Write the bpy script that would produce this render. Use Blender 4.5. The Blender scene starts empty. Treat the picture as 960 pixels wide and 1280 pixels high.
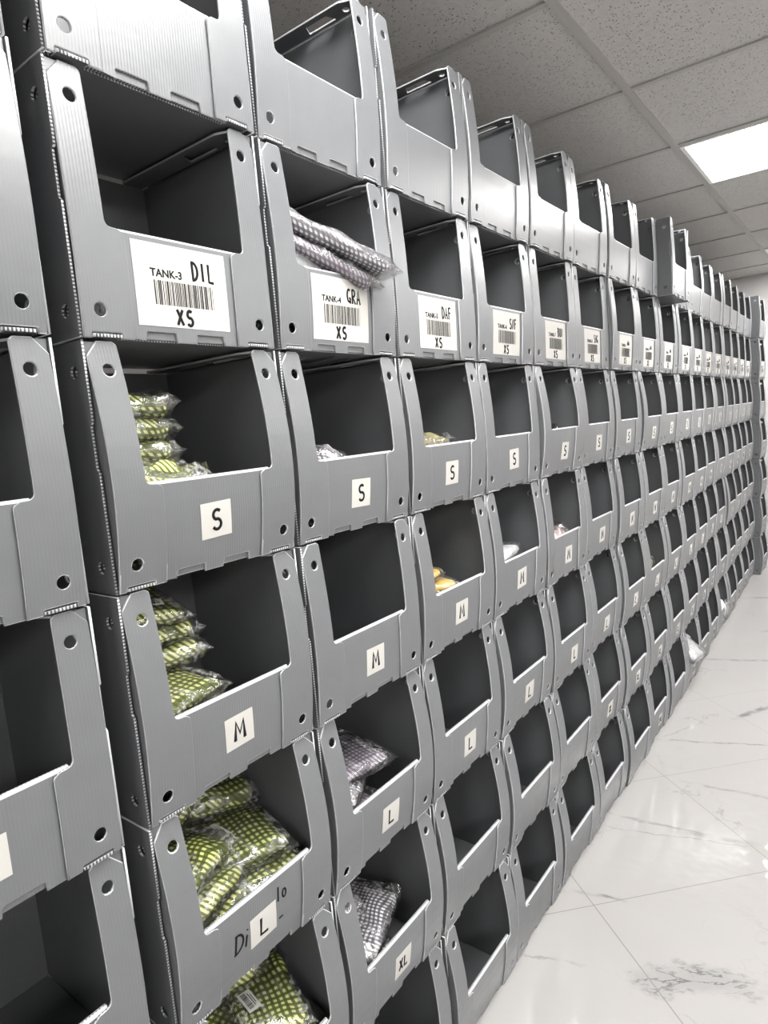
import bpy, bmesh, math, random
from mathutils import Vector, Matrix, noise
random.seed(7)
PI = math.pi
C = bpy.context.scene.collection
sc = bpy.context.scene

# ------------------------------------------------------------------ materials
def new_mat(name, col=(.5, .5, .5), rough=.5, metal=0., spec=.5):
    m = bpy.data.materials.new(name); m.use_nodes = True
    b = m.node_tree.nodes['Principled BSDF']
    b.inputs['Base Color'].default_value = (*col, 1); b.inputs['Roughness'].default_value = rough
    b.inputs['Metallic'].default_value = metal; b.inputs['Specular IOR Level'].default_value = spec
    return m
class G:
    """small helper around one node tree"""
    def __init__(s, m):
        s.t = m.node_tree; s.b = s.t.nodes.get('Principled BSDF')
    def n(s, typ, **kw):
        x = s.t.nodes.new(typ)
        for k, v in kw.items(): setattr(x, k, v)
        return x
    def link(s, a, b): s.t.links.new(a, b)
    def put(s, v, sock):
        if isinstance(v, (int, float)): sock.default_value = v
        elif isinstance(v, tuple): sock.default_value = v
        else: s.link(v, sock)
    def m(s, op, a, b=0., c=0., clamp=False):
        x = s.n('ShaderNodeMath', operation=op, use_clamp=clamp)
        s.put(a, x.inputs[0]); s.put(b, x.inputs[1]); s.put(c, x.inputs[2])
        return x.outputs[0]
    def obj(s): return s.n('ShaderNodeTexCoord').outputs['Object']
    def uv(s): return s.n('ShaderNodeTexCoord').outputs['UV']
    def xyz(s, v):
        x = s.n('ShaderNodeSeparateXYZ'); s.link(v, x.inputs[0]); return x.outputs
    def noise(s, v, scale, detail=3., rough=.5):
        x = s.n('ShaderNodeTexNoise'); s.link(v, x.inputs['Vector'])
        x.inputs['Scale'].default_value = scale; x.inputs['Detail'].default_value = detail; x.inputs['Roughness'].default_value = rough
        return x.outputs['Fac']
    def mix(s, f, a, b):
        x = s.n('ShaderNodeMix', data_type='RGBA'); s.put(f, x.inputs[0])
        s.put(a if not isinstance(a, tuple) else (*a, 1), x.inputs[6]); s.put(b if not isinstance(b, tuple) else (*b, 1), x.inputs[7])
        return x.outputs[2]
    def bump(s, h, dist, strength=1.):
        x = s.n('ShaderNodeBump'); s.link(h, x.inputs['Height']); x.inputs['Distance'].default_value = dist; x.inputs['Strength'].default_value = strength
        s.link(x.outputs[0], s.b.inputs['Normal'])
    def smooth(s, v, a, b):
        x = s.n('ShaderNodeMapRange', interpolation_type='SMOOTHSTEP'); s.put(v, x.inputs[0])
        x.inputs[1].default_value = a; x.inputs[2].default_value = b
        return x.outputs[0]

GREY = (.092, .095, .099)
def sheet_mat(name, axis):
    m = new_mat(name, GREY, .36, 0, .42); g = G(m); o = g.xyz(g.obj())
    w = g.m('SINE', g.m('MULTIPLY', o[axis], 2*PI/.0042))
    nz = g.noise(g.obj(), 9., 2.)
    g.bump(g.m('ADD', g.m('MULTIPLY', w, .5), g.m('MULTIPLY', nz, 6.)), .00009)
    big = g.noise(g.obj(), 30., 3.)
    g.link(g.mix(big, (.086, .089, .093), (.099, .102, .107)), g.b.inputs['Base Color'])
    g.link(g.m('ADD', g.m('MULTIPLY', big, .12), .31), g.b.inputs['Roughness'])
    return m
M_front = sheet_mat('corrugated_plastic_vertical', 1)
M_side = sheet_mat('corrugated_plastic_side', 0)
M_edge = new_mat('pressed_plastic_edge', (.33, .335, .345), .35)
def flute_mat(name, axis):
    m = new_mat(name, GREY, .4); g = G(m); o = g.xyz(g.obj())
    w = g.m('SINE', g.m('MULTIPLY', o[axis], 2*PI/.0042))
    g.link(g.mix(g.smooth(w, -.35, .25), (.022, .023, .024), (.34, .345, .355)), g.b.inputs['Base Color'])
    return m
M_flute_z = flute_mat('open_flutes_along_height', 2)
M_flute_y = flute_mat('open_flutes_along_width', 1)
M_sticker = new_mat('sticker_paper', (.355, .347, .325), .8, 0, .15)
M_ink = new_mat('black_ink', (.006, .006, .007), .7, 0, .1)
M_print = new_mat('printed_ink', (.012, .012, .013), .8, 0, .1)

def floor_mat():
    m = new_mat('polished_marble_tile', (.8, .8, .78), .05, 0, .5); g = G(m)
    co = g.obj(); o = g.xyz(co); x, y = o[0], o[1]
    big = g.noise(co, 1.7, 4.)
    base = g.mix(big, (.243, .236, .231), (.280, .273, .268))
    # veins with a shape and a place of their own
    n1 = g.m('SUBTRACT', g.noise(co, 5., 6., .62), .5)
    n2 = g.m('SUBTRACT', g.noise(co, 22., 5., .6), .5)
    tot = None
    V = [(.006, 1.604, .418, 1.723, .004, .5), (.008, 1.683, .338, 1.731, .010, .55), (.22, 1.70, .42, 1.745, .022, .45), (.009, 2.285, .39, 2.44, .010, .6),
         (.183, 2.01, .50, 2.045, .012, .5), (.25, 2.64, .40, 2.9, .022, .8), (.01, .979, .12, 1.016, .006, .5), (.061, 1.276, .144, 1.292, .010, .8),
         (.0, 3.3, .5, 3.5, .02, .5), (.2, 3.9, .8, 4.3, .03, .5), (0, 4.6, .5, 4.8, .03, .5), (.55, .7, .9, .85, .02, .6), (.6, 1.5, 1.3, 1.9, .02, .6),
         (.8, 2.5, 1.6, 2.7, .03, .6), (.03, 2.33, .12, 2.50, .008, .4), (.2, .78, .28, .9, .004, .35)]
    for (x0, y0, x1, y1, w, s) in V:
        L = math.hypot(x1-x0, y1-y0); ux, uy = (x1-x0)/L, (y1-y0)/L
        dx = g.m('SUBTRACT', x, x0); dy = g.m('SUBTRACT', y, y0)
        t = g.m('ADD', g.m('MULTIPLY', dx, ux), g.m('MULTIPLY', dy, uy))
        d = g.m('ADD', g.m('MULTIPLY', dx, -uy), g.m('MULTIPLY', dy, ux))
        d = g.m('ABSOLUTE', g.m('ADD', d, g.m('ADD', g.m('MULTIPLY', n1, .06), g.m('MULTIPLY', n2, .02))))
        line = g.smooth(d, w, w*.1)
        a = g.m('MULTIPLY', g.smooth(t, -.05, .04), g.smooth(t, L+.05, L-.04))
        v = g.m('MULTIPLY', g.m('MULTIPLY', line, a), g.m('MULTIPLY', g.smooth(g.noise(co, 16., 4.), .3, .62), s))
        tot = v if tot is None else g.m('MAXIMUM', tot, v)
    # the large broken cloud of veins in the nearest tile
    cx, cy, ang = .385, 1.115, math.radians(30)
    dx = g.m('SUBTRACT', x, cx); dy = g.m('SUBTRACT', y, cy)
    a = g.m('ADD', g.m('MULTIPLY', dx, math.cos(ang)), g.m('MULTIPLY', dy, math.sin(ang)))
    b = g.m('ADD', g.m('MULTIPLY', dx, -math.sin(ang)), g.m('MULTIPLY', dy, math.cos(ang)))
    r = g.m('SQRT', g.m('ADD', g.m('POWER', g.m('DIVIDE', a, .20), 2.), g.m('POWER', g.m('DIVIDE', b, .058), 2.)))
    r = g.m('ADD', r, g.m('MULTIPLY', n1, 3.2))
    mask = g.smooth(r, 1.05, .35)
    cv = g.n('ShaderNodeCombineXYZ'); g.link(g.m('MULTIPLY', a, .55), cv.inputs[0]); g.link(g.m('MULTIPLY', b, 1.6), cv.inputs[1])
    ridge = g.m('ABSOLUTE', g.m('SUBTRACT', g.noise(cv.outputs[0], 15., 6., .6), .5))
    cloud = g.m('MULTIPLY', mask, g.m('ADD', g.m('MULTIPLY', g.smooth(ridge, .035, .0), .75), .24))
    tot = g.m('MAXIMUM', tot, cloud)
    # faint hairlines everywhere
    hl = g.m('ABSOLUTE', g.m('SUBTRACT', g.noise(co, 1.6, 6., .6), .5))
    hair = g.m('MULTIPLY', g.smooth(hl, .006, .0), g.m('MULTIPLY', g.smooth(g.noise(co, 3., 2.), .5, .7), .35))
    tot = g.m('MAXIMUM', tot, hair)
    col = g.mix(tot, base, (.10, .102, .10))
    # joints, laid diagonally to the shelving
    def joints(k, y0, p):
        c = g.m('DIVIDE', g.m('SUBTRACT', g.m('SUBTRACT', y, g.m('MULTIPLY', x, k)), y0), p)
        f = g.m('ABSOLUTE', g.m('SUBTRACT', g.m('FRACT', g.m('ADD', c, 20.5)), .5))
        return g.smooth(f, .0030, .0014)
    j = g.m('MAXIMUM', joints(math.tan(math.radians(45.6)), 1.136, .777), joints(-math.tan(math.radians(40.8)), 1.322, .777))
    col = g.mix(j, col, (.10, .096, .088))
    g.link(col, g.b.inputs['Base Color'])
    g.link(g.m('ADD', g.m('MULTIPLY', j, .4), .045), g.b.inputs['Roughness'])
    g.bump(g.m('ADD', g.m('MULTIPLY', g.noise(co, 22., 1.), 1.), g.m('MULTIPLY', g.noise(co, 7., 1.), 1.2)), .0009)
    return m
def ceil_mat():
    m = new_mat('mineral_fibre_tile', (.55, .54, .52), .9, 0, .2); g = G(m); co = g.obj()
    v = g.n('ShaderNodeTexVoronoi'); g.link(co, v.inputs['Vector']); v.inputs['Scale'].default_value = 135.
    rnd = g.xyz(v.outputs['Color'])[0]
    pit = g.m('MULTIPLY', g.smooth(v.outputs['Distance'], .34, .2), g.smooth(rnd, .62, .8))
    v2 = g.n('ShaderNodeTexVoronoi'); g.link(co, v2.inputs['Vector']); v2.inputs['Scale'].default_value = 260.
    pit2 = g.m('MULTIPLY', g.smooth(v2.outputs['Distance'], .36, .2), g.smooth(g.xyz(v2.outputs['Color'])[1], .7, .8))
    p = g.m('MAXIMUM', pit, g.m('MULTIPLY', pit2, .6))
    base = g.mix(g.noise(co, 60., 4.), (.42, .412, .40), (.52, .508, .49))
    g.link(g.mix(p, base, (.16, .155, .15)), g.b.inputs['Base Color'])
    g.bump(g.m('SUBTRACT', g.m('MULTIPLY', g.noise(co, 120., 3.), .4), p), .0015)
    return m
M_floor = floor_mat(); M_ceil = ceil_mat()
M_grid = new_mat('ceiling_grid_metal', (.37, .36, .34), .55)
def wall_mat():
    m = new_mat('painted_wall', (.7, .69, .68), .7); g = G(m); co = g.obj()
    g.link(g.mix(g.noise(co, 2., 3.), (.42, .41, .405), (.47, .46, .455)), g.b.inputs['Base Color'])
    g.bump(g.noise(co, 180., 3.), .0004); return m
M_wall = wall_mat()
M_base = new_mat('baseboard_paint', (.75, .74, .72), .4)
M_fix = new_mat('fixture_white', (.75, .75, .73), .4)
def emit_mat(name, s):
    m = bpy.data.materials.new(name); m.use_nodes = True; t = m.node_tree; t.nodes.remove(t.nodes['Principled BSDF'])
    e = t.nodes.new('ShaderNodeEmission'); e.inputs[0].default_value = (1, .985, .965, 1); e.inputs[1].default_value = s
    t.links.new(e.outputs[0], t.nodes['Material Output'].inputs[0]); return m
M_led = emit_mat('led_diffuser', 29.)

def gingham(name, dark, mid, light, pitch=.0105):
    m = new_mat(name, mid, .8, 0, .3); g = G(m); o = g.xyz(g.uv())
    sx = g.smooth(g.m('SINE', g.m('MULTIPLY', o[0], 2*PI/pitch)), -.25, .25)
    sy = g.smooth(g.m('SINE', g.m('MULTIPLY', o[1], 2*PI/pitch)), -.25, .25)
    c = g.mix(g.m('MULTIPLY', g.m('ADD', sx, sy), .5), dark, mid)
    c = g.mix(g.m('MULTIPLY', sx, sy), c, light)
    g.link(c, g.b.inputs['Base Color'])
    g.bump(g.noise(g.obj(), 25., 3.), .004); return m
def plain_cloth(name, c):
    m = new_mat(name, c, .8, 0, .3); g = G(m); g.bump(g.noise(g.obj(), 30., 4.), .005); return m
M_green = gingham('green_gingham', (.040, .052, .006), (.115, .135, .018), (.48, .49, .20))
M_grey = gingham('grey_gingham', (.055, .05, .058), (.17, .16, .18), (.52, .51, .53), .0095)
M_lilac = gingham('lilac_grey_gingham', (.085, .072, .092), (.17, .15, .18), (.36, .33, .36), .0095)
M_yellow = plain_cloth('yellow_cloth', (.5, .35, .09)); M_straw = plain_cloth('straw_cloth', (.17, .155, .075))
M_white = plain_cloth('white_cloth', (.62, .63, .64)); M_pink = plain_cloth('pink_cloth', (.42, .30, .30))
M_silver = plain_cloth('silver_grey_cloth', (.32, .32, .33))
def plastic_mat():
    m = bpy.data.materials.new('clear_bag_film'); m.use_nodes = True; g = G(m); t = m.node_tree
    t.nodes.remove(g.b)
    tr = g.n('ShaderNodeBsdfTransparent'); tr.inputs[0].default_value = (.95, .95, .95, 1)
    gl = g.n('ShaderNodeBsdfGlossy'); gl.inputs['Roughness'].default_value = .2; gl.inputs[0].default_value = (1, 1, 1, 1)
    lw = g.n('ShaderNodeLayerWeight'); lw.inputs[0].default_value = .22
    bp = g.n('ShaderNodeBump'); bp.inputs['Distance'].default_value = .0035
    co = g.obj(); rn = g.m('ABSOLUTE', g.m('SUBTRACT', g.noise(co, 38., 4., .6), .5))
    g.link(rn, bp.inputs['Height']); g.link(bp.outputs[0], gl.inputs['Normal']); g.link(bp.outputs[0], lw.inputs['Normal'])
    mx = g.n('ShaderNodeMixShader'); g.link(g.m('ADD', g.m('MULTIPLY', lw.outputs['Fresnel'], .8), .06, clamp=True), mx.inputs[0])
    df = g.n('ShaderNodeBsdfDiffuse'); df.inputs[0].default_value = (.6, .6, .6, 1); m0 = g.n('ShaderNodeMixShader')
    g.link(g.m('MULTIPLY', g.smooth(rn, .045, .0), g.smooth(g.noise(co, 14., 2.), .42, .62)), m0.inputs[0]) 
    hz = g.m('ADD', g.m('MULTIPLY', m0.inputs[0].links[0].from_socket, .34), .012); g.t.links.remove(m0.inputs[0].links[0]); g.link(hz, m0.inputs[0])  # whitish crinkles, also painted in for highlights the film lacks
    g.link(tr.outputs[0], m0.inputs[1]); g.link(df.outputs[0], m0.inputs[2])
    g.link(m0.outputs[0], mx.inputs[1]); g.link(gl.outputs[0], mx.inputs[2]); g.link(mx.outputs[0], t.nodes['Material Output'].inputs[0])
    return m
M_film = plastic_mat()

# ------------------------------------------------------------------ object helpers
def link_mesh(name, me, mats=(), parent=None, loc=(0, 0, 0), rot=(0, 0, 0)):
    o = bpy.data.objects.new(name, me); C.objects.link(o)
    for m in mats:
        if m.name not in [x.name for x in me.materials if x]: me.materials.append(m)
    o.location = loc; o.rotation_euler = rot
    if parent is not None: o.parent = parent
    return o
def add_box(bm, x0, x1, y0, y1, z0, z1, mi=0):
    v = [bm.verts.new(p) for p in ((x0,y0,z0),(x1,y0,z0),(x1,y1,z0),(x0,y1,z0),(x0,y0,z1),(x1,y0,z1),(x1,y1,z1),(x0,y1,z1))]
    for f in ((0,3,2,1),(4,5,6,7),(0,1,5,4),(1,2,6,5),(2,3,7,6),(3,0,4,7)):
        fc = bm.faces.new([v[i] for i in f]); fc.material_index = mi
def mesh_of(bm, name):
    me = bpy.data.meshes.new(name); bm.to_mesh(me); bm.free(); return me
def box_obj(name, b, mat, parent=None, kind=None, bevel=0):
    bm = bmesh.new(); add_box(bm, *b)
    if bevel: bmesh.ops.bevel(bm, geom=bm.edges[:], offset=bevel, segments=2, affect='EDGES')
    o = link_mesh(name, mesh_of(bm, name), (mat,), parent)
    if kind: o['kind'] = kind
    return o
def fillet(pts):
    """pts: (u, v[, r]) closed outline -> rounded polygon"""
    out = []; n = len(pts)
    for i, p in enumerate(pts):
        P = Vector(p[:2]); r = p[2] if len(p) > 2 else 0
        if r <= 0: out.append(P); continue
        A = Vector(pts[i-1][:2]); B = Vector(pts[(i+1) % n][:2])
        a = (A-P).normalized(); b = (B-P).normalized()
        ang = a.angle(b); t = min(r/math.tan(ang/2), (A-P).length*.49, (B-P).length*.49)
        s, e = P+a*t, P+b*t
        for k in range(6):
            q = k/5; out.append(s*(1-q)**2 + P*2*q*(1-q) + e*q*q)
    return out
def circle(u, v, r, n=16):
    return [Vector((u+r*math.cos(2*PI*k/n), v+r*math.sin(2*PI*k/n))) for k in range(n)]
def plate(outline, holes, th, bev):
    """flat plate in local XY, thickness along +-th/2 in Z, with rolled edges -> bmesh"""
    cu = bpy.data.curves.new('c', 'CURVE'); cu.dimensions = '2D'; cu.fill_mode = 'BOTH'
    cu.extrude = th/2-bev; cu.bevel_depth = bev; cu.offset = -bev; cu.bevel_resolution = 1
    for loop in [outline]+holes:
        s = cu.splines.new('POLY'); s.points.add(len(loop)-1)
        for p, q in zip(s.points, loop): p.co = (q[0], q[1], 0, 1)
        s.use_cyclic_u = True
    o = bpy.data.objects.new('c', cu); C.objects.link(o)
    dg = bpy.context.evaluated_depsgraph_get(); me = bpy.data.meshes.new_from_object(o.evaluated_get(dg))
    bm = bmesh.new(); bm.from_mesh(me); bmesh.ops.remove_doubles(bm, verts=bm.verts, dist=1e-5)
    bpy.data.objects.remove(o); bpy.data.curves.remove(cu); bpy.data.meshes.remove(me)
    bmesh.ops.recalc_face_normals(bm, faces=bm.faces)
    for f in bm.faces: f.material_index = 0
    return bm
def slice_v(bm, lo, hi, n, axis):
    for k in range(1, n):
        co = [0, 0, 0]; co[axis] = lo+(hi-lo)*k/n; no = [0, 0, 0]; no[axis] = 1
        bmesh.ops.bisect_plane(bm, geom=bm.verts[:]+bm.edges[:]+bm.faces[:], plane_co=co, plane_no=no, dist=1e-5)

# ------------------------------------------------------------------ the bins
BW, BH, BD, TH = .306, .3035, .275, .004       # bin width, height, depth, sheet
PITCH, RH = .31176, .305
BULGE = [.005, .010, .015, .020]
def bulge(z, A):
    t = max(0, min(1, z/BH)); return A*math.sin(PI*t**.92) - .004*t
def to_front(bm, xf, A, mir=False):
    """plate local (u, v, w) -> (x, y, z) facing the aisle, bowed by A"""
    slice_v(bm, 0, BH, 12, 1)
    for v in bm.verts:
        u, w, d = v.co; y = BW-u if mir else u
        v.co = (xf+d+bulge(w, A), y, w)
    bmesh.ops.recalc_face_normals(bm, faces=bm.faces)
    for f in bm.faces:
        n = f.normal
        if abs(n.x) > .9: f.material_index = 0
        elif abs(n.z) > .8 and abs(n.x) < .25: f.material_index = 2
        else: f.material_index = 1
FM = (M_front, M_edge, M_flute_y)
def flap_mesh(A, mir):
    ol = fillet([(.005, .0005), (.015, .0005), (.015, .007, .002), (.054, .007, .002), (.054, .0005), (.0715, .0005), (.0715, .1245, .006), (.0635, .1290, .003),
                 (.048, .130, .010), (.046, .2990, .004), (.041, BH-.0005), (.021, BH-.0005), (.005, .285)])
    bm = plate(ol, [circle(.0290, .0330, .0078), circle(.0285, .2680, .0075)], .0038, .0012)
    to_front(bm, -.0019, A, mir); me = mesh_of(bm, 'front_flap')
    for m in FM: me.materials.append(m)
    return me
def front_mesh(A):
    ol = fillet([(.050, .0035), (.088, .0035), (.088, .0005), (.089, .0005), (.090, .0125, .003), (.134, .0125, .003), (.135, .0005), (.166, .0005), (.167, .0125, .003), (.212, .0125, .003),
                 (.213, .0005), (.256, .0005), (.256, .1285), (.050, .1285)])
    bm = plate(ol, [], .0038, .0008); to_front(bm, -.0060, A)
    # second layer of the folded panel, seen in the slots and as the thick sill
    b2 = plate([(.050, .0035), (.256, .0035), (.256, .1285), (.050, .1285)], [], .0046, .0006); to_front(b2, -.0100, A)
    m2 = bpy.data.meshes.new('t'); b2.to_mesh(m2); b2.free(); bm.from_mesh(m2); bpy.data.meshes.remove(m2)
    # rolled sill
    n = 10; L = [[], []]
    for s, y in enumerate((.052, .254)):
        for k in range(n):
            a = PI*k/(n-1); z = .1275+.0038*math.sin(a)
            L[s].append(bm.verts.new((-.0082+bulge(.1285, A)+.0043*math.cos(a), y, z)))
    for k in range(n-1):
        f = bm.faces.new((L[0][k], L[1][k], L[1][k+1], L[0][k+1])); f.material_index = 1 if k != 4 else 2
    me = mesh_of(bm, 'front_panel')
    for m in FM: me.materials.append(m)
    return me
def side_mesh(y, A=None):
    """outer side panel (A None: straight, notched front edge) or the bowed lining behind the flap"""
    hs = [circle(-.026, .0330, .0078), circle(-.026, .268, .0078)]
    if A is None:
        ol = fillet([(-BD, .001), (-.0015, .001), (-.0015, .150), (-.0055, .153, .001), (-.0055, .205, .001), (-.0015, .208), (-.0015, BH-.001), (-BD, BH-.001)])
    else:
        ol = [(-BD+.004, .005)]+[(bulge(k*BH/14, A)-.005, .005+(BH-.012)*k/14) for k in range(15)]+[(-BD+.004, BH-.007)]
    bm = plate([Vector(p) for p in ol], hs, .0034, .0006)
    for v in bm.verts:
        u, w, d = v.co; v.co = (u, y+d, w)
    bmesh.ops.recalc_face_normals(bm, faces=bm.faces)
    for f in bm.faces: f.material_index = 0 if abs(f.normal.y) > .9 else (2 if f.normal.x > .5 else 1)
    me = mesh_of(bm, 'side_panel')
    for m in (M_side, M_edge, M_flute_z): me.materials.append(m)
    return me
def flange_mesh(mir):
    ol = fillet([(-BD+.004, .0125), (-.022, .0125), (-.008, .0125), (-.008, .040, .004), (-.030, .050, .004), (-BD+.010, .050, .004), (-BD+.004, .040)])
    slot = fillet([(-.125, .018, .002), (-.116, .038, .003), (-.068, .038, .003), (-.059, .018, .002)])
    bm = plate(ol, [slot, circle(-.030, .026, .0065)], .0034, .0006)
    # corner gusset behind the chamfer of the flap
    for v in bm.verts: v.co = (v.co.x, v.co.y, BH-.0035+v.co.z)
    b2 = plate([(.005, .281), (.024, BH-.002), (.005, BH-.002)], [], .0024, .0005)
    for v in b2.verts: v.co = (-.0065+v.co.z, v.co.x, v.co.y)
    m2 = bpy.data.meshes.new('t'); b2.to_mesh(m2); b2.free(); bm.from_mesh(m2); bpy.data.meshes.remove(m2)
    if mir:
        for v in bm.verts: v.co.y = BW-v.co.y
    bmesh.ops.recalc_face_normals(bm, faces=bm.faces)
    for f in bm.faces: f.material_index = 0 if max(abs(f.normal.z), abs(f.normal.x)) > .9 else 1
    me = mesh_of(bm, 'top_flange')
    for m in (M_side, M_edge): me.materials.append(m)
    return me
def floor_mesh():
    ol = [(-BD+.003, .011), (-.013, .011), (-.013, .0165), (.0012, .0165), (.0012, .0525), (-.013, .0525), (-.013, BW-.0525), (.0012, BW-.0525), (.0012, BW-.0165),
          (-.013, BW-.0165), (-.013, BW-.011), (-BD+.003, BW-.011)]
    bm = plate([Vector(p) for p in ol], [], .0042, .0006)
    for v in bm.verts: v.co.z += .0033
    bmesh.ops.recalc_face_normals(bm, faces=bm.faces)
    for f in bm.faces: f.material_index = 0 if abs(f.normal.z) > .9 else (2 if f.normal.x > .4 else 1)
    me = mesh_of(bm, 'floor_panel')
    for m in (M_side, M_edge, M_flute_y): me.materials.append(m)
    return me
def back_mesh():
    slot = fillet([(.118, .235, .004), (.188, .235, .004), (.188, .255, .004), (.118, .255, .004)])
    bm = plate([Vector(p) for p in ((.011, .0065), (BW-.011, .0065), (BW-.011, BH-.006), (.011, BH-.006))], [slot], .0036, .0006)
    for v in bm.verts: v.co = (-BD+.009+v.co.z, v.co.x, v.co.y)
    bmesh.ops.recalc_face_normals(bm, faces=bm.faces)
    for f in bm.faces: f.material_index = 0 if abs(f.normal.x) > .9 else 1
    me = mesh_of(bm, 'back_panel')
    for m in (M_front, M_edge): me.materials.append(m)
    return me
ME = dict(floor=floor_mesh(), back=back_mesh(), sl=side_mesh(.0025), sr=side_mesh(BW-.0025), fl=flange_mesh(False), fr=flange_mesh(True))
for i, A in enumerate(BULGE):
    ME['flap_l', i] = flap_mesh(A, False); ME['flap_r', i] = flap_mesh(A, True); ME['front', i] = front_mesh(A)
    ME['lin_l', i] = side_mesh(.0085, A); ME['lin_r', i] = side_mesh(BW-.0085, A)
bpy.context.view_layer.update()

# ------------------------------------------------------------------ lettering
def arc(cx, cy, rx, ry, a0, a1, n=9):
    return [(cx+rx*math.cos(math.radians(a0+(a1-a0)*k/n)), cy+ry*math.sin(math.radians(a0+(a1-a0)*k/n))) for k in range(n+1)]
GL = {
 'D': [[(.05, .98), (.08, 0)], [(-.05, .97)]+arc(.1, .5, .52, .48, 80, -80)+[(-.02, .0)]],
 'I': [[(.3, 1), (.3, 0)]], 'L': [[(.1, 1), (.08, .02), (.62, 0)]],
 'G': [arc(.36, .55, .32, .44, 50, 300)+[(.62, .36), (.36, .38)], [(.6, .38), (.62, .0)]],
 'R': [[(.08, 1), (.08, 0)], [(.05, .98)]+arc(.2, .75, .36, .24, 80, -85)+[(.15, .5), (.62, 0)]],
 'A': [[(.0, 0), (.3, 1), (.62, 0)], [(.1, .36), (.52, .36)]],
 'F': [[(.08, 1), (.08, 0)], [(.05, .98), (.6, 1)], [(.08, .55), (.5, .57)]],
 'S': [arc(.33, .74, .25, .24, 40, 250)+arc(.31, .27, .27, .26, 80, -150)],
 'X': [[(.02, 1), (.58, 0)], [(.56, 1), (.0, 0)]],
 'M': [[(.0, 0), (.08, 1), (.34, .35), (.6, 1), (.68, 0)]],
 'N': [[(.05, 0), (.05, 1), (.55, 0), (.55, 1)]],
 'W': [[(.0, 1), (.16, 0), (.34, .7), (.5, 0), (.68, 1)]],
 'U': [[(.05, 1), (.06, .3)]+arc(.3, .28, .24, .27, 180, 360)+[(.55, 1)]],
 'B': [[(.06, 1), (.06, 0)], [(.06, 1)]+arc(.2, .77, .32, .23, 80, -80)+arc(.2, .27, .38, .27, 80, -80)+[(.06, 0)]],
 'i': [[(.15, .6), (.12, 0)], [(.15, .85), (.17, .9)]], 'o': [arc(.25, .3, .2, .3, 90, 450)], 'l': [[(.2, 1), (.15, 0)]],
 '2': [arc(.3, .72, .25, .26, 160, -20)+[(.05, .02), (.58, .0)]], '-': [[(.05, .5), (.4, .52)]], '~': [[(0, .2), (.2, .8), (.35, .2), (.55, .85), (.7, .2)]],
}
def strokes(txt, y, z, h, w, thick, A, x0, adv=.86, slant=.0):
    """hand lettering in marker, laid on the front panel"""
    cu = bpy.data.curves.new('t', 'CURVE'); cu.dimensions = '3D'; cu.bevel_depth = thick/2; cu.bevel_resolution = 1; cu.use_fill_caps = True
    for i, ch in enumerate(txt):
        if ch == ' ': continue
        for st in GL[ch]:
            s = cu.splines.new('POLY'); s.points.add(len(st)-1)
            for p, q in zip(s.points, st): p.co = (0, y+(i*adv+q[0])*w+slant*q[1]*h, z+q[1]*h, 1)
    return curve_mesh(cu, A, x0)
def curve_mesh(cu, A, x0):
    o = bpy.data.objects.new('t', cu); C.objects.link(o); dg = bpy.context.evaluated_depsgraph_get()
    me = bpy.data.meshes.new_from_object(o.evaluated_get(dg)); bpy.data.objects.remove(o)
    for v in me.vertices: v.co.x = v.co.x*.12 + x0 + bulge(v.co.z, A)
    me.materials.clear(); me.materials.append(M_ink); me.name = 'lettering'
    return me
def printed(txt, y, z, size, A, x0):
    cu = bpy.data.curves.new('t', 'FONT'); cu.body = txt; cu.size = size; cu.extrude = .0001; cu.resolution_u = 4; cu.offset = .00035
    o = bpy.data.objects.new('t', cu); C.objects.link(o); dg = bpy.context.evaluated_depsgraph_get()
    me = bpy.data.meshes.new_from_object(o.evaluated_get(dg)); bpy.data.objects.remove(o)
    for v in me.vertices: v.co = (v.co.z + x0 + bulge(z+v.co.y, A), y+v.co.x, z+v.co.y)
    me.materials.clear(); me.materials.append(M_print); me.name = 'printed_text'
    return me
XF = -.0041       # face of the front panel
def sticker_mesh(y0, y1, z0, z1, A, tilt=0.):
    bm = bmesh.new(); n = 6; a = []; b = []
    cy, cz = (y0+y1)/2, (z0+z1)/2
    for k in range(n+1):
        z = z0+(z1-z0)*k/n
        row = []
        for y in (y0, y1):
            yy = cy+(y-cy)*math.cos(tilt)-(z-cz)*math.sin(tilt); zz = cz+(y-cy)*math.sin(tilt)+(z-cz)*math.cos(tilt)
            row.append((yy, zz))
        a.append([bm.verts.new((XF+.0006+bulge(q[1], A), *q)) for q in row]); b.append([bm.verts.new((XF+.0001+bulge(q[1], A), *q)) for q in row])
    for k in range(n):
        bm.faces.new((a[k][0], a[k][1], a[k+1][1], a[k+1][0])); bm.faces.new((b[k][1], b[k][0], b[k+1][0], b[k+1][1]))
        bm.faces.new((a[k][1], b[k][1], b[k+1][1], a[k+1][1])); bm.faces.new((b[k][0], a[k][0], a[k+1][0], b[k+1][0]))
    bm.faces.new((a[n][0], a[n][1], b[n][1], b[n][0])); bm.faces.new((b[0][0], b[0][1], a[0][1], a[0][0]))
    me = mesh_of(bm, 'sticker'); me.materials.append(M_sticker); return me
def barcode_mesh(y0, y1, z0, z1, A, seed):
    rnd = random.Random(seed); bm = bmesh.new(); y = y0; n = 4
    while y < y1:
        w = rnd.choice((.0007, .0011, .0016, .0023)); w = min(w, y1-y)
        for k in range(n):
            za, zb = z0+(z1-z0)*k/n, z0+(z1-z0)*(k+1)/n
            q = [bm.verts.new((XF+.0009+bulge(z, A), yy, z)) for yy, z in ((y, za), (y+w, za), (y+w, zb), (y, zb))]
            bm.faces.new(q)
        y += w+rnd.choice((.0006, .0009, .0014, .0020))
    me = mesh_of(bm, 'barcode'); me.materials.append(M_print); return me
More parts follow.
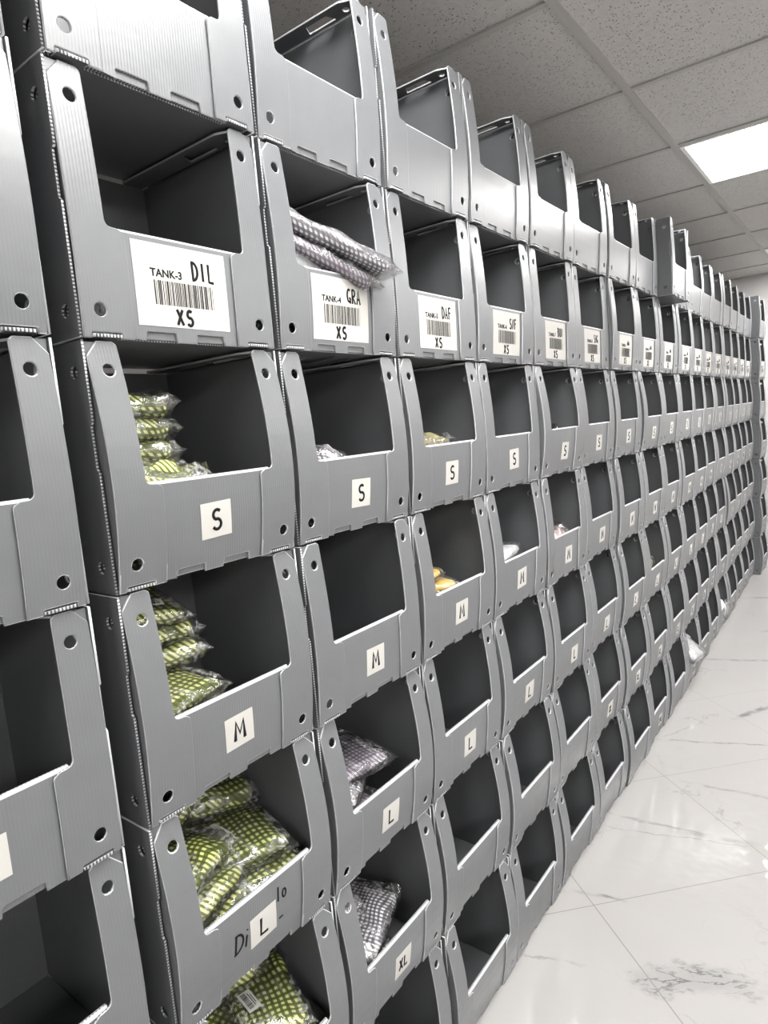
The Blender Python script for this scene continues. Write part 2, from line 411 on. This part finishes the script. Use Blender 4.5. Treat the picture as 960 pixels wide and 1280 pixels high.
CODE = {0: 'DIL', 1: 'GRA', 2: 'DAF', 3: 'SNF', 4: 'BUN', 5: 'SMG'}
cache = {}
def size_sticker(root, size, vi, tilt_i):
    key = (size, vi, tilt_i); A = BULGE[vi]; dy = (-.003, 0, .004)[tilt_i]; dz = (.002, 0, -.003)[tilt_i]
    if key not in cache:
        st = sticker_mesh(.130+dy, .181+dy, .043+dz, .092+dz, A, (.03, 0, -.03)[tilt_i])
        n = len(size); w = .026 if n == 1 else .017; h = .028 if n == 1 else .023
        wd = w*(.62+.86*(n-1)) if n > 1 else w*(.68 if size == 'M' else .6)
        cache[key] = (st, strokes(size, .1555+dy-wd/2, .0675+dz-h/2, h, w, .0066 if size == 'M' else .0050, A, XF+.0009))
    s = link_mesh('sticker', cache[key][0], (), root); s['label'] = 'white square paper sticker'
    link_mesh('lettering', cache[key][1], (), s)
def barcode_label(root, col, vi):
    A = BULGE[vi]; key = ('bar', vi)
    if key not in cache:
        cache[key] = (sticker_mesh(.080, .223, .020, .122, A), barcode_mesh(.107, .200, .047, .077, A, 5))
        cache['xs', vi] = strokes('XS', .137, .0235, .0195, .0155, .0046, A, XF+.0009, .95)
    s = link_mesh('sticker', cache[key][0], (), root); s['label'] = 'large white barcode label'
    link_mesh('barcode', cache[key][1], (), s)
    link_mesh('lettering', cache['xs', vi], (), s)
    link_mesh('printed_text', printed('TANK-%d' % (col+3), .103, .0815, .0135, A, XF+.0009), (), s)
    link_mesh('handwriting', strokes(CODE.get(col, '~~'), .167, .083, .0235, .0140, .0042, A, XF+.0009, .92), (), s)

ORD = ['leftmost', 'second', 'third', 'fourth', 'fifth', 'sixth', 'seventh', 'eighth', 'ninth', 'tenth', 'eleventh', 'twelfth', 'thirteenth', 'fourteenth', 'fifteenth', 'sixteenth', 'seventeenth', 'eighteenth', 'nineteenth']
ROW = ['top row', 'second row down', 'third row down', 'fourth row down', 'fifth row down', 'sixth row down', 'bottom row']
SIZES = ['', 'XS', 'S', 'M', 'L', 'XL', '2XL']
BLANK = {(2, 5), (2, 6), (3, 5), (3, 6), (4, 5), (4, 6), (5, 6), (6, 6), (8, 6), (0, 6), (-1, 2), (-1, 4), (-1, 5), (-1, 6), (0, 5), (1, 6)}
COLX = {5: -.003, 6: .002, 10: -.010, 11: -.022, 12: -.024, 13: -.022, 14: -.032, 15: -.036, 16: -.044, 17: .010}
def bin_origin(c, r):
    rnd = random.Random(c*31+r*7)
    x = COLX.get(c, 0)+rnd.uniform(-.0025, .0025)
    if (c, r) == (8, 0): x += .055
    if (c, r) == (9, 0): x -= .006
    y = c*PITCH+.003 - (.027 if c == -1 else 0)+rnd.uniform(-.0006, .0006)
    return x, y, (6-r)*RH+.0008
def variant(c, r):
    if (c, r) == (0, 1) or (c, r) == (0, 0): return 0
    base = [1, 1, 2, 2, 3, 3, 3][r]
    if c == -1: base = 1
    return max(0, min(3, base+random.Random(c*13+r*5).choice((-1, 0, 0, 0, 1 if r > 1 else 0))))
def make_bin(c, r):
    x, y, z = bin_origin(c, r); vi = variant(c, r)
    root = bpy.data.objects.new('storage_bin', None); C.objects.link(root); root.location = (x, y, z); root.empty_display_size = .05
    root['category'] = 'bin'; root['group'] = 'grey stackable bins of the shelving wall'
    P = lambda n, k: link_mesh(n, ME[k], (), root)
    P('floor_panel', 'floor'); P('back_panel', 'back'); P('side_panel', 'sl'); P('side_panel', 'sr')
    P('side_lining', ('lin_l', vi)); P('side_lining', ('lin_r', vi)); P('top_flange', 'fl'); P('top_flange', 'fr')
    P('front_panel', ('front', vi)); P('front_flap', ('flap_l', vi)); P('front_flap', ('flap_r', vi))
    cw = 'leftmost column' if c == -1 else ORD[c+1]+' column from left'
    if r == 1 and c >= 0:
        barcode_label(root, c, vi)
        what = 'grey plastic bin with %sbarcode label' % (('TANK-%d %s ' % (c+3, CODE[c])) if c in CODE else 'white ')
    elif r > 1 and (c, r) not in BLANK:
        size_sticker(root, SIZES[r], vi, (c*5+r*3) % 3)
        what = 'grey plastic bin with %s sticker' % SIZES[r] if c < 5 or r == 2 else 'grey plastic bin with white size sticker'
    else: what = 'grey plastic bin without sticker'
    if (c, r) == (0, 4):
        m = strokes('Di', .097, .058, .030, .024, .0038, BULGE[vi], XF+.0004, .75, .1); o = link_mesh('handwriting', m, (), root)
        link_mesh('handwriting', strokes('lo', .180, .087, .024, .018, .0034, BULGE[vi], XF+.0004, .6), (), root)
        link_mesh('handwriting', strokes('-', .183, .046, .02, .022, .0032, BULGE[vi], XF+.0004), (), root)
        what = 'grey plastic bin with L sticker over handwriting'
    if (c, r) == (8, 0): what = 'grey plastic bin jutting forward'
    root['label'] = '%s, %s, %s' % (what, ROW[r], cw)
    return root
for c in range(-1, 18):
    for r in range(7): make_bin(c, r)

# ------------------------------------------------------------------ bagged garments
def packet_mesh(seed, w, d, h):
    """folded garment: rounded pad with fold layers along its long sides; w along x, d along y"""
    bm = bmesh.new(); nu, nv = 22, 22; uvl = bm.loops.layers.uv.new('UVMap'); grid = {}; seam = {}
    off = Vector((seed*3.1, seed*1.7, 0))
    for side in (1, -1):
        for i in range(nu+1):
            for j in range(nv+1):
                u, v = 2*i/nu-1, 2*j/nv-1
                edge = max(abs(u), abs(v))
                if edge >= 1 and side == -1: grid[side, i, j] = grid[1, i, j]; continue
                prof = (max(0, 1-abs(u)**6)*max(0, 1-abs(v)**6))**.42
                k = 1-.10*(abs(u)**4*abs(v)**4)
                n = noise.noise(Vector((u*1.7, v*1.7, side*.6))+off)*.34 + noise.noise(Vector((u*4, v*4, side))+off)*.12
                z = side*h/2*prof*(1+n) + h*.22*noise.noise(Vector((u*1.1, v*1.1, 5))+off)
                wob = .05*noise.noise(Vector((v*2.2, side*.0, 9))+off), .05*noise.noise(Vector((u*2.2, 3, 0))+off)
                grid[side, i, j] = bm.verts.new((u*w/2*k*(1+wob[0]), v*d/2*k*(1+wob[1]), z))
    for side in (1, -1):
        for i in range(nu):
            for j in range(nv):
                q = [grid[side, i, j], grid[side, i+1, j], grid[side, i+1, j+1], grid[side, i, j+1]]
                if side < 0: q.reverse()
                try: f = bm.faces.new(q)
                except ValueError: continue
                f.smooth = True
                for l in f.loops: l[uvl].uv = (l.vert.co.x + l.vert.co.z*.7, l.vert.co.y + l.vert.co.z*.9)
    return mesh_of(bm, 'folded_garment')
def film_mesh(seed, w, d, h):
    """clear bag: crumpled shell with a flat sealed fin at both ends"""
    bm = bmesh.new(); n = 30; m = 22; off = Vector((seed*2.3, 4.4, seed)); R = []
    for i in range(n+1):
        t = 2*i/n-1; fin = max(0, (abs(t)-.80)/.20); ring = []
        for j in range(m):
            a = 2*PI*j/m; ca, sa = math.cos(a), math.sin(a)
            px = math.copysign(abs(ca)**.45, ca); pz = math.copysign(abs(sa)**.6, sa)
            wr = 1+.07*noise.noise(Vector((t*5, ca*3, sa*3))+off)
            hh = h/2*(1.18-.16*fin)*(1-fin**.7*.93)+.0006
            ring.append(bm.verts.new((px*w/2*1.07*wr, t*d/2*1.15, pz*hh*(1+.25*noise.noise(Vector((t*7, ca*5, sa*2))+off)) + h*.22*noise.noise(Vector((px*1.1, t*1.3, 5))+off)
                                      + fin*h*.5*noise.noise(Vector((px*2.5, t*2, 1))+off))))
        R.append(ring)
    for i in range(n):
        for j in range(m):
            f = bm.faces.new((R[i][j], R[i+1][j], R[i+1][(j+1) % m], R[i][(j+1) % m])); f.smooth = True
    me = mesh_of(bm, 'plastic_bag'); me.materials.append(M_film); return me
NV = 5
pcache = {}
def tag_mesh(h):
    bm = bmesh.new(); add_box(bm, -.019, .019, -.0115, .0115, 0, .0006, 0)
    y = -.016
    while y < .014:
        wd = random.choice((.0008, .0013, .002)); 
        v = [bm.verts.new(p) for p in ((y, -.008, .0009), (y+wd, -.008, .0009), (y+wd, .001, .0009), (y, .001, .0009))]
        bm.faces.new(v).material_index = 1; y += wd+random.choice((.0008, .0014))
    for k, L in enumerate((.026, .018)):
        v = [bm.verts.new(p) for p in ((-L/2, .0035+k*.0032, .0009), (L/2, .0035+k*.0032, .0009), (L/2, .0048+k*.0032, .0009), (-L/2, .0048+k*.0032, .0009))]
        bm.faces.new(v).material_index = 1
    me = mesh_of(bm, 'paper_tag'); me.materials.append(M_sticker); me.materials.append(M_print); return me
M_TAG = tag_mesh(0)
def packet(c, r, mat, pos, size, rot, seed, label, group, tag=None):
    """pos: bin-local centre (x, y, z) metres; size (w, d, h); rot degrees"""
    key = (seed % NV, size)
    if key not in pcache:
        pcache[key] = (packet_mesh(seed % NV, *size), film_mesh(seed % NV, *size))
    me, fm = pcache[key]
    if (key, mat.name) not in pcache:
        m2 = me.copy(); m2.materials.append(mat); pcache[key, mat.name] = m2
    ox, oy, oz = bin_origin(c, r)
    root = bpy.data.objects.new('garment_packet', None); C.objects.link(root); root.empty_display_size = .03
    root.location = (ox+pos[0], oy+pos[1], oz+pos[2]); root.rotation_euler = [math.radians(a) for a in rot]
    root['label'] = label; root['category'] = 'packaged garment'; root['group'] = group
    link_mesh('folded_garment', pcache[key, mat.name], (), root)
    link_mesh('plastic_bag', fm, (), root)
    if tag:
        link_mesh('paper_tag', M_TAG, (), root, (tag[0], tag[1], size[2]*.66+tag[3] if len(tag) > 3 else size[2]*.66), (0, 0, math.radians(tag[2])))
    return root

# -- dill green gingham, second column
gS = 'green gingham packets in the S bin'
S = (.165, .130, .020)
nm = ['lowest', 'second lowest', 'third lowest', 'fourth lowest', 'fourth from top', 'third from top', 'second from top', 'topmost']
for k in range(8):
    packet(0, 2, M_green, (-.155+.006*math.sin(k*2.1), .098+.008*math.sin(k*1.7), .021+.0295*k), (.165, .140, .034), (2*math.sin(k), -1, 8*math.sin(k*2.3)), k,
           'bagged green gingham garment, %s of the stack in the left S bin' % nm[k], gS)
packet(0, 2, M_green, (-.052, .100, .118), (.055, .17, .056), (-9, 0, 6), 2, 'bagged green gingham garment wedged at the front sill of the left S bin', gS)
gM = 'green gingham packets in the M bin'
packet(0, 3, M_green, (-.115, .105, .035), (.17, .14, .05), (0, 0, 4), 1, 'bagged green gingham garment, lowest of the heap in the M bin', gM)
packet(0, 3, M_green, (-.100, .098, .090), (.17, .14, .046), (0, 4, -6), 2, 'bagged green gingham garment under the front one in the M bin', gM)
packet(0, 3, M_green, (-.085, .085, .136), (.14, .135, .028), (-2, 7, 12), 3, 'bagged green gingham garment at the front sill of the M bin', gM)
packet(0, 3, M_green, (-.165, .120, .172), (.15, .135, .034), (3, 2, -10), 4, 'crumpled bagged green gingham garment in the middle of the M bin heap', gM)
packet(0, 3, M_green, (-.160, .105, .212), (.15, .130, .030), (-3, 4, 6), 0, 'bagged green gingham garment, second from top in the M bin', gM)
packet(0, 3, M_green, (-.155, .100, .250), (.15, .120, .026), (-5, 10, -8), 1, 'bagged green gingham garment with paper tag, topmost in the M bin', gM, (.045, .012, 75))
gL = 'green gingham packets in the L bin'
D = [((-.075, .085, .040), (.14, .14, .06), (0, 0, 3), 'lowest at the left'), ((-.080, .225, .040), (.14, .125, .06), (0, 0, -5), 'lowest at the right'),
     ((-.200, .100, .060), (.11, .14, .10), (0, 0, 0), 'deep at the left back'), ((-.200, .235, .055), (.11, .11, .09), (0, 0, 4), 'deep at the right back'),
     ((-.078, .088, .095), (.13, .145, .036), (2, 4, 10), 'third layer at the left sill'), ((-.075, .220, .092), (.13, .115, .034), (3, 4, -8), 'resting against the right end of the sill'),
     ((-.082, .090, .137), (.13, .140, .034), (-6, 6, 20), 'second layer at the left sill'), ((-.088, .086, .180), (.12, .130, .032), (-8, 8, 24), 'topmost of the front left pile'),
     ((-.110, .212, .135), (.14, .130, .034), (-6, 8, -14), 'with a paper tag in the middle'), ((-.195, .110, .140), (.11, .15, .04), (2, 4, 6), 'behind the front left pile'),
     ((-.200, .228, .182), (.12, .130, .040), (-8, 6, -10), 'highest of the heap at the back'), ((-.200, .095, .192), (.11, .13, .040), (4, 4, 8), 'under the back left corner')]
for k, (p, s, ro, t) in enumerate(D):
    packet(0, 4, M_green, p, s, ro, k, 'bagged green gingham garment %s of the L bin' % t, gL, (.0, -.035, 20) if k == 8 else None)
gX = 'green gingham packets in the bin below L'
D = [((-.080, .085, .060), (.15, .14, .10), (0, 0, 3), 'lowest at the left'), ((-.085, .225, .055), (.15, .12, .09), (0, 0, -5), 'lowest at the right'), ((-.21, .15, .080), (.10, .24, .13), (0, 0, 0), 'deep at the back'),
     ((-.090, .120, .145), (.14, .150, .036), (-2, 6, 14), 'left and high'), ((-.095, .210, .150), (.15, .120, .034), (-8, 8, -22), 'with large paper tag'), ((-.185, .155, .195), (.13, .170, .040), (-8, 8, -6), 'topmost at the back')]
for k, (p, s, ro, t) in enumerate(D):
    packet(0, 5, M_green, p, s, ro, k+2, 'bagged green gingham garment %s, in the bin under the L bin' % t, gX, (.015, -.03, 15) if k == 4 else None)
gX = 'green gingham packet in the barcode bin'
packet(0, 1, M_green, (-.200, .066, .05), (.10, .10, .08), (0, 0, 0), 2, 'bagged green gingham garment, lower one in the DIL barcode bin', gX)
packet(0, 1, M_green, (-.17, .080, .114), (.16, .12, .044), (0, -3, 6), 3, 'bagged green gingham garment, upper one in the DIL barcode bin', gX)
# -- grey gingham, third column
gX = 'grey gingham packets in the GRA barcode bin'
D = [((-.10, .10, .045), (.16, .16, .07), (0, 0, 0), 'lowest at the left'), ((-.10, .23, .040), (.15, .11, .06), (0, 0, 0), 'lowest at the right'), ((-.09, .100, .110), (.14, .15, .045), (-4, 0, 8), 'crushed under the slanting ones')]
for k, (p, s, ro, t) in enumerate(D):
    packet(1, 1, M_lilac, p, s, ro, k+1, 'bagged grey gingham garment %s in the GRA barcode bin' % t, gX)
packet(1, 1, M_silver, (-.072, .085, .150), (.10, .13, .060), (-8, 0, -10), 4, 'crumpled silvery bag at the left end of the GRA bin sill', gX)
packet(1, 1, M_lilac, (-.052, .140, .158), (.12, .21, .026), (-20, 6, -18), 1, 'bagged grey gingham garment slanting just above the GRA bin sill', gX)
packet(1, 1, M_grey, (-.038, .158, .184), (.13, .235, .028), (-22, 6, -26), 3, 'bagged grey gingham garment sticking out over the GRA bin sill', gX)
packet(1, 1, M_silver, (-.085, .085, .222), (.11, .12, .024), (-16, 10, -14), 2, 'silvery bagged garment at the upper left of the GRA barcode bin', gX)
gX = 'grey gingham packets in the third column S bin'
packet(1, 2, M_grey, (-.12, .14, .045), (.17, .16, .07), (0, 0, 0), 4, 'bagged grey gingham garment, lower one in the S bin', gX)
packet(1, 2, M_grey, (-.118, .150, .120), (.15, .14, .050), (-8, 10, 30), 2, 'bagged grey gingham garment peeking over the S bin sill', gX)
gX = 'grey gingham packets in the third column L bin'
packet(1, 4, M_lilac, (-.10, .105, .050), (.16, .17, .08), (0, 0, 0), 1, 'bagged grey gingham garment, lowest in the third column L bin', gX)
packet(1, 4, M_grey, (-.090, .115, .118), (.11, .14, .030), (-4, 4, 30), 0, 'bagged grey gingham garment at the sill of the third column L bin', gX)
packet(1, 4, M_lilac, (-.110, .150, .150), (.14, .170, .030), (-4, 6, -8), 3, 'dark bagged grey gingham garment, topmost in the third column L bin', gX)
gX = 'grey gingham packets in the third column XL bin'
packet(1, 5, M_grey, (-.10, .10, .050), (.16, .16, .08), (0, 0, 0), 1, 'bagged grey gingham garment, lowest in the third column XL bin', gX)
packet(1, 5, M_grey, (-.088, .152, .124), (.12, .19, .034), (-4, 10, 22), 2, 'bagged grey gingham garment with tag at the XL bin sill', gX, (.0, -.07, 80))
packet(1, 5, M_lilac, (-.150, .095, .165), (.13, .14, .034), (-6, 4, -12), 0, 'bagged grey gingham garment, topmost in the third column XL bin', gX)
# -- yellow and pale ones further along
gX = 'packets seen over the sills further along'
packet(2, 2, M_straw, (-.09, .15, .060), (.15, .20, .10), (0, 0, 0), 1, 'pale straw coloured garment in crinkled bag, fourth column S bin', gX)
packet(2, 2, M_straw, (-.085, .15, .134), (.12, .17, .036), (-3, 6, 6), 2, 'crinkled clear bag lying highest in the fourth column S bin', gX)
packet(2, 3, M_yellow, (-.09, .11, .060), (.15, .19, .10), (0, 0, 0), 3, 'yellow bagged garment, lower one in the fourth column M bin', gX)
packet(2, 3, M_yellow, (-.086, .115, .130), (.12, .17, .024), (-5, 6, -12), 4, 'yellow bagged garment at the sill of the fourth column M bin', gX)
packet(2, 3, M_yellow, (-.080, .085, .160), (.12, .12, .020), (-4, 4, 16), 0, 'small yellow bagged garment, topmost in the fourth column M bin', gX)
packet(3, 3, M_white, (-.09, .15, .060), (.15, .21, .10), (0, 0, 0), 1, 'white bagged garment, lower one in the fifth column M bin', gX)
packet(3, 3, M_white, (-.080, .145, .130), (.12, .20, .034), (-3, 5, 10), 3, 'white bagged garment at the sill of the fifth column M bin', gX)
packet(4, 2, M_silver, (-.09, .13, .065), (.15, .18, .11), (0, 0, 0), 2, 'crinkled clear bag in the sixth column S bin', gX)
packet(4, 3, M_pink, (-.07, .12, .072), (.13, .18, .125), (-3, 3, 5), 3, 'pinkish bagged garment behind the sixth column M bin sill', gX)
packet(7, 4, M_straw, (-.08, .13, .080), (.14, .20, .14), (-3, 4, 5), 4, 'greenish white bagged garment in the ninth column L bin', gX)
packet(9, 6, M_silver, (-.07, .15, .075), (.15, .22, .12), (0, 0, 0), 0, 'bagged garment under the loose clear bags, eleventh column bottom bin', gX)
packet(9, 6, M_silver, (-.020, .150, .180), (.15, .21, .050), (-14, 40, -8), 1, 'shiny clear bag bulging out of the eleventh column bottom bin', gX)
packet(12, 6, M_white, (-.06, .15, .090), (.13, .20, .13), (-5, 14, -10), 2, 'shiny white bag poking out of the fourteenth column bottom bin', gX)

# ------------------------------------------------------------------ the room
CZ, X0, X1, Y0, Y1 = 2.4, -2.6, 4.6, -3.0, 6.1
box_obj('floor', (X0-.1, X1+.1, Y0-.1, Y1+.1, -.1, 0), M_floor, kind='structure')
RUN = [.07+1.22*k for k in range(-2, 4)]; CRS = [1.30+.62*k for k in range(-6, 9)]
box_obj('ceiling', (X0-.1, X1+.1, Y0-.1, Y1+.1, CZ+.006, CZ+.1), M_ceil, kind='structure')
bm = bmesh.new()
for x in RUN: add_box(bm, x-.012, x+.012, Y0, Y1, CZ-.002, CZ+.0055)
xs = [X0]+RUN+[X1]
for y in CRS:
    if y < Y0 or y > Y1: continue
    for a, b in zip(xs, xs[1:]): add_box(bm, a+.012, b-.012, y-.0105, y+.0105, CZ-.0005, CZ+.0055)
add_box(bm, X0, X0+.02, Y0, Y1, CZ-.003, CZ+.005); add_box(bm, X0, X1, Y1-.02, Y1, CZ-.0035, CZ+.0052)
g = link_mesh('trim_1', mesh_of(bm, 'ceiling_grid'), (M_grid,)); g['kind'] = 'structure'
box_obj('wall_left', (X0-.1, X0, Y0, Y1, 0, CZ+.006), M_wall, kind='structure')
box_obj('wall_right', (X1, X1+.1, Y0, Y1, 0, CZ+.006), M_wall, kind='structure')
box_obj('wall_far', (X0, X1, Y1, Y1+.1, 0, CZ+.006), M_wall, kind='structure')
box_obj('wall_near', (X0, X1, Y0-.1, Y0, 0, CZ+.006), M_wall, kind='structure')
box_obj('baseboard_far', (X0, X1, Y1-.012, Y1, 0, .10), M_base, kind='structure', bevel=.002)

def ceiling_light(xa, yi, label):
    y0, y1 = CRS[yi]+.0115, CRS[yi+1]-.0115; x0, x1 = xa+.0135, xa+1.22-.0135
    root = bpy.data.objects.new('ceiling_light', None); C.objects.link(root); root.location = ((x0+x1)/2, (y0+y1)/2, CZ)
    root['label'] = label; root['category'] = 'ceiling light'; root['group'] = 'recessed ceiling light panels'
    hx, hy, f = (x1-x0)/2, (y1-y0)/2, .016
    bm = bmesh.new()
    add_box(bm, -hx, hx, -hy, -hy+f, -.004, .0055); add_box(bm, -hx, hx, hy-f, hy, -.004, .0055)
    add_box(bm, -hx, -hx+f, -hy+f, hy-f, -.004, .0055); add_box(bm, hx-f, hx, -hy+f, hy-f, -.004, .0055)
    link_mesh('frame', mesh_of(bm, 'light_frame'), (M_fix,), root)
    bm = bmesh.new(); add_box(bm, -hx+f, hx-f, -hy+f, hy-f, .000, .004)
    o = link_mesh('diffuser', mesh_of(bm, 'diffuser'), (M_led,), root); o['label'] = 'glowing white diffuser'
# CRS index of the tile row starting at y=2.54 is 8
ceiling_light(RUN[2], 8, 'square-edged bright light panel in the ceiling, the large near one')
ceiling_light(RUN[2], 12, 'bright ceiling light panel beyond the near one, at the right edge')
ceiling_light(RUN[2], 4, 'bright ceiling light panel above the near bins, out of frame')
ceiling_light(RUN[2], 0, 'bright ceiling light panel behind the viewer beside the bin wall')
ceiling_light(RUN[4], 8, 'bright ceiling light panel across the aisle, out of frame')
ceiling_light(RUN[4], 4, 'bright ceiling light panel across the room, level with the near bins')
ceiling_light(RUN[4], 12, 'bright ceiling light panel across the room, near the far wall')
ceiling_light(RUN[4], 0, 'bright ceiling light panel across the room, behind the viewer')

ceiling_light(RUN[4], 6, 'added unseen light panel across the room, between the level and far ones')  # unseen panel, added to throw more light on the lower bin fronts
ceiling_light(RUN[4], 10, 'added unseen light panel across the room, second from the far wall')  # also added between the regular panels, for more light from across
ceiling_light(RUN[4], 2, 'added unseen light panel across the room, just behind the viewer')  # added fill panel, brightens the lower rows from the side
w = bpy.data.worlds.new('World'); sc.world = w; w.use_nodes = True
w.node_tree.nodes['Background'].inputs[0].default_value = (.7, .75, .8, 1); w.node_tree.nodes['Background'].inputs[1].default_value = .0

# ------------------------------------------------------------------ camera
F, CX, CY, CAMZ, yaw, pitch, roll = 810.053, .724103, -.401026, 1.396032, .655474, -.130161, -.0831186
cy, sy, cp, sp, cr, sr = math.cos(yaw), math.sin(yaw), math.cos(pitch), math.sin(pitch), math.cos(roll), math.sin(roll)
fw = Vector((-sy*cp, cy*cp, sp)); rt = Vector((cy, sy, 0)); up = rt.cross(fw)
R_, U_ = rt*cr+up*sr, -rt*sr+up*cr
cam = bpy.data.cameras.new('camera'); co = bpy.data.objects.new('camera', cam); C.objects.link(co)
mw = Matrix((R_, U_, -fw)).transposed().to_4x4(); mw.translation = Vector((CX, CY, CAMZ)); co.matrix_world = mw
cam.sensor_fit = 'HORIZONTAL'; cam.sensor_width = 36; cam.lens = F/960*36; cam.clip_start = .02
sc.camera = co
sc.view_settings.view_transform = 'Standard'; sc.view_settings.look = 'None'; sc.view_settings.gamma = 1
sc.view_settings.use_curve_mapping = False; sc.view_settings.exposure = .27
